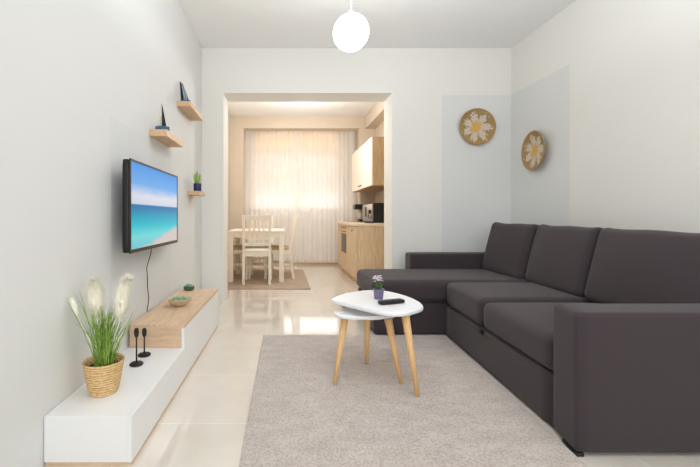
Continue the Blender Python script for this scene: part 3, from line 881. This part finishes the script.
ch4 = copy_thing(ch, (-.675, 5.55, RZ), -PI/2, 'cream dining chair between the table and the left kitchen wall')
for r in (ch2, ch4):
    for k in r.children:
        if k.name.startswith('seat_pad'):
            k.data = k.data.copy(); k.data.materials[0] = M['pad_b']

# ------------------------------------------------------------------ kitchen units
FXK = .975
c = (1.3, 5.15, 0)
t = thing('base_cabinet', 'oak base cabinet at the near end of the kitchen counter', 'cabinet', c)
MB().box(FXK+.02, KX1-.005, 4.87, 5.50, .09, .798, .001, 1).build('body', M['k_oak'], t, org=c)
MB().box(FXK, FXK+.0195, 4.873, 5.498, .095, .795, .002, 1).build('door', M['k_oak'], t, org=c)
kn = [o for o in t.children if o.name.startswith('door')][0]
MB().lathe([(0, 0), (.006, 0), (.006, .012), (.014, .016), (.014, .024), (0, .026)], n=16, mat=Matrix.Translation((FXK, 5.10, .735)) @ Matrix.Rotation(-PI/2, 4, 'Y')).build('knob', M['steel'], kn, org=c)
MB().box(FXK+.05, KX1-.005, 4.89, 5.50, 0, .0895).build('plinth', M['k_oak'], t, org=c)
c = (1.3, 5.82, 0)
t = thing('oven_unit', 'built-in oven with dark glass in the kitchen counter', 'oven', c)
MB().box(FXK+.02, KX1-.005, 5.503, 6.16, .09, .798, .001, 1).build('body', M['k_oak'], t, org=c)
MB().box(FXK, FXK+.0195, 5.506, 6.157, .095, .795, .002, 1).build('oven_front', M['oven'], t, org=c)
MB().box(FXK-.005, FXK-.0005, 5.63, 6.06, .36, .66, .001, 1).build('oven_glass', M['dglass'], t, org=c)
b = MB(); b.tube([(FXK-.035, 5.62, .70), (FXK-.035, 6.07, .70)], .009, 10)
for y in (5.66, 6.03): b.tube([(FXK-.035, y, .70), (FXK-.0005, y, .70)], .006, 8)
b.build('handle', M['steel'], t, org=c)
for y in (5.68, 5.84, 6.0):
    MB().lathe([(0, 0), (.014, 0), (.012, .018), (0, .018)], n=14, mat=Matrix.Translation((FXK, y, .755)) @ Matrix.Rotation(-PI/2, 4, 'Y')).build('knob', M['steel'], t, org=c)
MB().box(FXK+.05, KX1-.005, 5.503, 6.16, 0, .0895).build('plinth', M['k_oak'], t, org=c)
c = (1.3, 6.34, 0)
t = thing('base_cabinet', 'narrow oak base cabinet between the oven and the curtains', 'cabinet', c)
MB().box(FXK+.02, KX1-.005, 6.163, 6.51, .09, .798, .001, 1).build('body', M['k_oak'], t, org=c)
MB().box(FXK, FXK+.0195, 6.166, 6.508, .095, .795, .002, 1).build('door', M['k_oak'], t, org=c)
MB().box(FXK+.05, KX1-.005, 6.163, 6.51, 0, .0895).build('plinth', M['k_oak'], t, org=c)
o = MB().box(FXK-.02, KX1-.002, 4.86, 6.52, .800, .838, .004).build('worktop', M['counter'])
tag(single(o, (1.3, 5.7, .80)), 'beige worktop running over the kitchen base cabinets', 'worktop')

c = (1.44, 5.76, 1.36)
t = thing('wall_cabinet', 'wall cabinet with cream doors and an oak side above the worktop', 'cabinet', c)
MB().box(1.24, KX1-.003, 5.03, 6.48, 1.36, 2.03, .001, 1).build('body', M['oak_z'], t, org=c)
for y0, y1 in ((5.035, 5.748), (5.760, 6.478)):
    d = MB().box(1.22, 1.2395, y0, y1, 1.362, 2.028, .0015, 1).build('door', M['k_white'], t, org=c)
    y = y1-.06 if y0 < 5.5 else y0+.06
    MB().lathe([(0, 0), (.006, 0), (.006, .012), (.013, .016), (.013, .022), (0, .024)], n=14, mat=Matrix.Translation((1.22, y, 1.41)) @ Matrix.Rotation(-PI/2, 4, 'Y')).build('knob', M['iron'], d, org=c)

WZ = .8385
o = MB().box(1.13, 1.262, 5.02, 6.38, WZ, WZ+.010, .002).build('counter_tray', M['black'])
c = (1.2, 5.7, WZ); single(o, c)
tag(o, 'long black tray with a silver edge on the worktop', 'tray')
e = MB().box(1.124, 1.1295, 5.02, 6.38, WZ, WZ+.014, .001, 1).build('edge', M['steel'], o, org=c); e['label'] = 'silver front edge'
c = (1.45, 5.5, WZ)
t = thing('coffee_machine', 'large black and steel coffee machine on the near worktop', 'coffee machine', c)
MB().box(1.285, 1.60, 5.18, 5.86, WZ, WZ+.285, .012, 3).build('body', M['black'], t, org=c)
MB().box(1.270, 1.284, 5.19, 5.85, WZ+.02, WZ+.272, .004, 2).build('front_panel', M['steel'], t, org=c)
MB().box(1.264, 1.2695, 5.56, 5.63, WZ+.09, WZ+.24, .002, 1).build('display', M['black'], t, org=c)
MB().lathe([(0, 0), (.030, 0), (.028, .02), (0, .022)], n=20, mat=Matrix.Translation((1.2695, 5.32, WZ+.16)) @ Matrix.Rotation(-PI/2, 4, 'Y')).build('knob', M['black'], t, org=c)
b = MB(); b.tube([(1.264, 5.42, WZ+.13), (1.264, 5.42, WZ+.06)], .006, 10); b.tube([(1.264, 5.27, WZ+.13), (1.264, 5.27, WZ+.06)], .006, 10)
b.tube([(1.264, 5.26, WZ+.055), (1.264, 5.43, WZ+.055)], .006, 10)
b.build('spout', M['steel'], t, org=c)
c = (1.31, 6.12, WZ)
t = thing('drip_coffee_maker', 'small black coffee maker with a pale jug near the curtains', 'coffee maker', c)
MB().box(1.268, 1.40, 6.03, 6.23, WZ, WZ+.045, .008).build('base', M['black'], t, org=c)
MB().box(1.35, 1.40, 6.03, 6.23, WZ+.045, WZ+.21, .006).build('column', M['black'], t, org=c)
MB().box(1.19, 1.40, 6.03, 6.23, WZ+.21, WZ+.295, .012).build('head', M['black'], t, org=c)
MB().lathe([(0, 0), (.042, 0), (.052, .03), (.050, .10), (.036, .15), (.036, .16), (0, .16)], (1.298, 6.13, WZ+.0455), 24).build('jug', M['carafe'], t, org=c)

# ------------------------------------------------------------------ light
wd = bpy.data.worlds.new('World'); bpy.context.scene.world = wd; wd.use_nodes = True
bg = wd.node_tree.nodes['Background']
bg.inputs[0].default_value = (1.0, .97, .93, 1); bg.inputs[1].default_value = 1.0

def area(name, loc, rot, sx, sy, power, col):
    l = bpy.data.lights.new(name, 'AREA'); l.shape = 'RECTANGLE'; l.size = sx; l.size_y = sy
    l.energy = power; l.color = col
    o = bpy.data.objects.new(name, l); C.objects.link(o); o.location = loc; o.rotation_euler = rot
    return o
area('assumed_rear_daylight', ((WX0+WX1)/2, REAR-.25, (WZ0+WZ1)/2), (PI/2, 0, 0), WX1-WX0, WZ1-WZ0, 56, (.87, .93, 1.0))  # soft frontal light from the assumed window out of view
area('daylight_kitchen_window', ((VX0+VX1)/2, KEND+.35, 1.9), (-PI/2, 0, 0), 2.0, 1.7, 38, (1.0, .97, .94))
# upward fill light, added to brighten the living-room ceiling
area('ceiling_fill', (.75, 1.45, 1.9), (PI, 0, 0), 1.4, 1.2, 35, (.87, .93, 1.0))
def point(name, loc, power, col, r):
    l = bpy.data.lights.new(name, 'POINT'); l.energy = power; l.color = col; l.shadow_soft_size = r
    o = bpy.data.objects.new(name, l); C.objects.link(o); o.location = loc
point('kitchen_fill', (.3, 5.1, 2.2), 46, (1.0, .985, .955), .14)  # added fill out of view to brighten the kitchen, no fixture here

# ------------------------------------------------------------------ camera
cam = bpy.data.cameras.new('Camera'); co = bpy.data.objects.new('Camera', cam); C.objects.link(co)
co.location = (0, 0, EYE); co.rotation_euler = (PI/2, 0, 0)
cam.sensor_fit = 'HORIZONTAL'; cam.sensor_width = 36; cam.lens = 36*365/700
cam.shift_x = (350-283)/700; cam.shift_y = -(233.5-216.5)/700
cam.clip_start = .05
sc = bpy.context.scene; sc.camera = co
sc.view_settings.view_transform = 'Standard'; sc.view_settings.look = 'None'
sc.view_settings.exposure = 0.10; sc.view_settings.gamma = 1
sc.view_settings.use_curve_mapping = False
try:
    sc.cycles.max_bounces = 14; sc.cycles.diffuse_bounces = 8; sc.cycles.transparent_max_bounces = 16
    sc.cycles.use_denoising = True
    sc.cycles.sample_clamp_indirect = 6
except Exception: pass
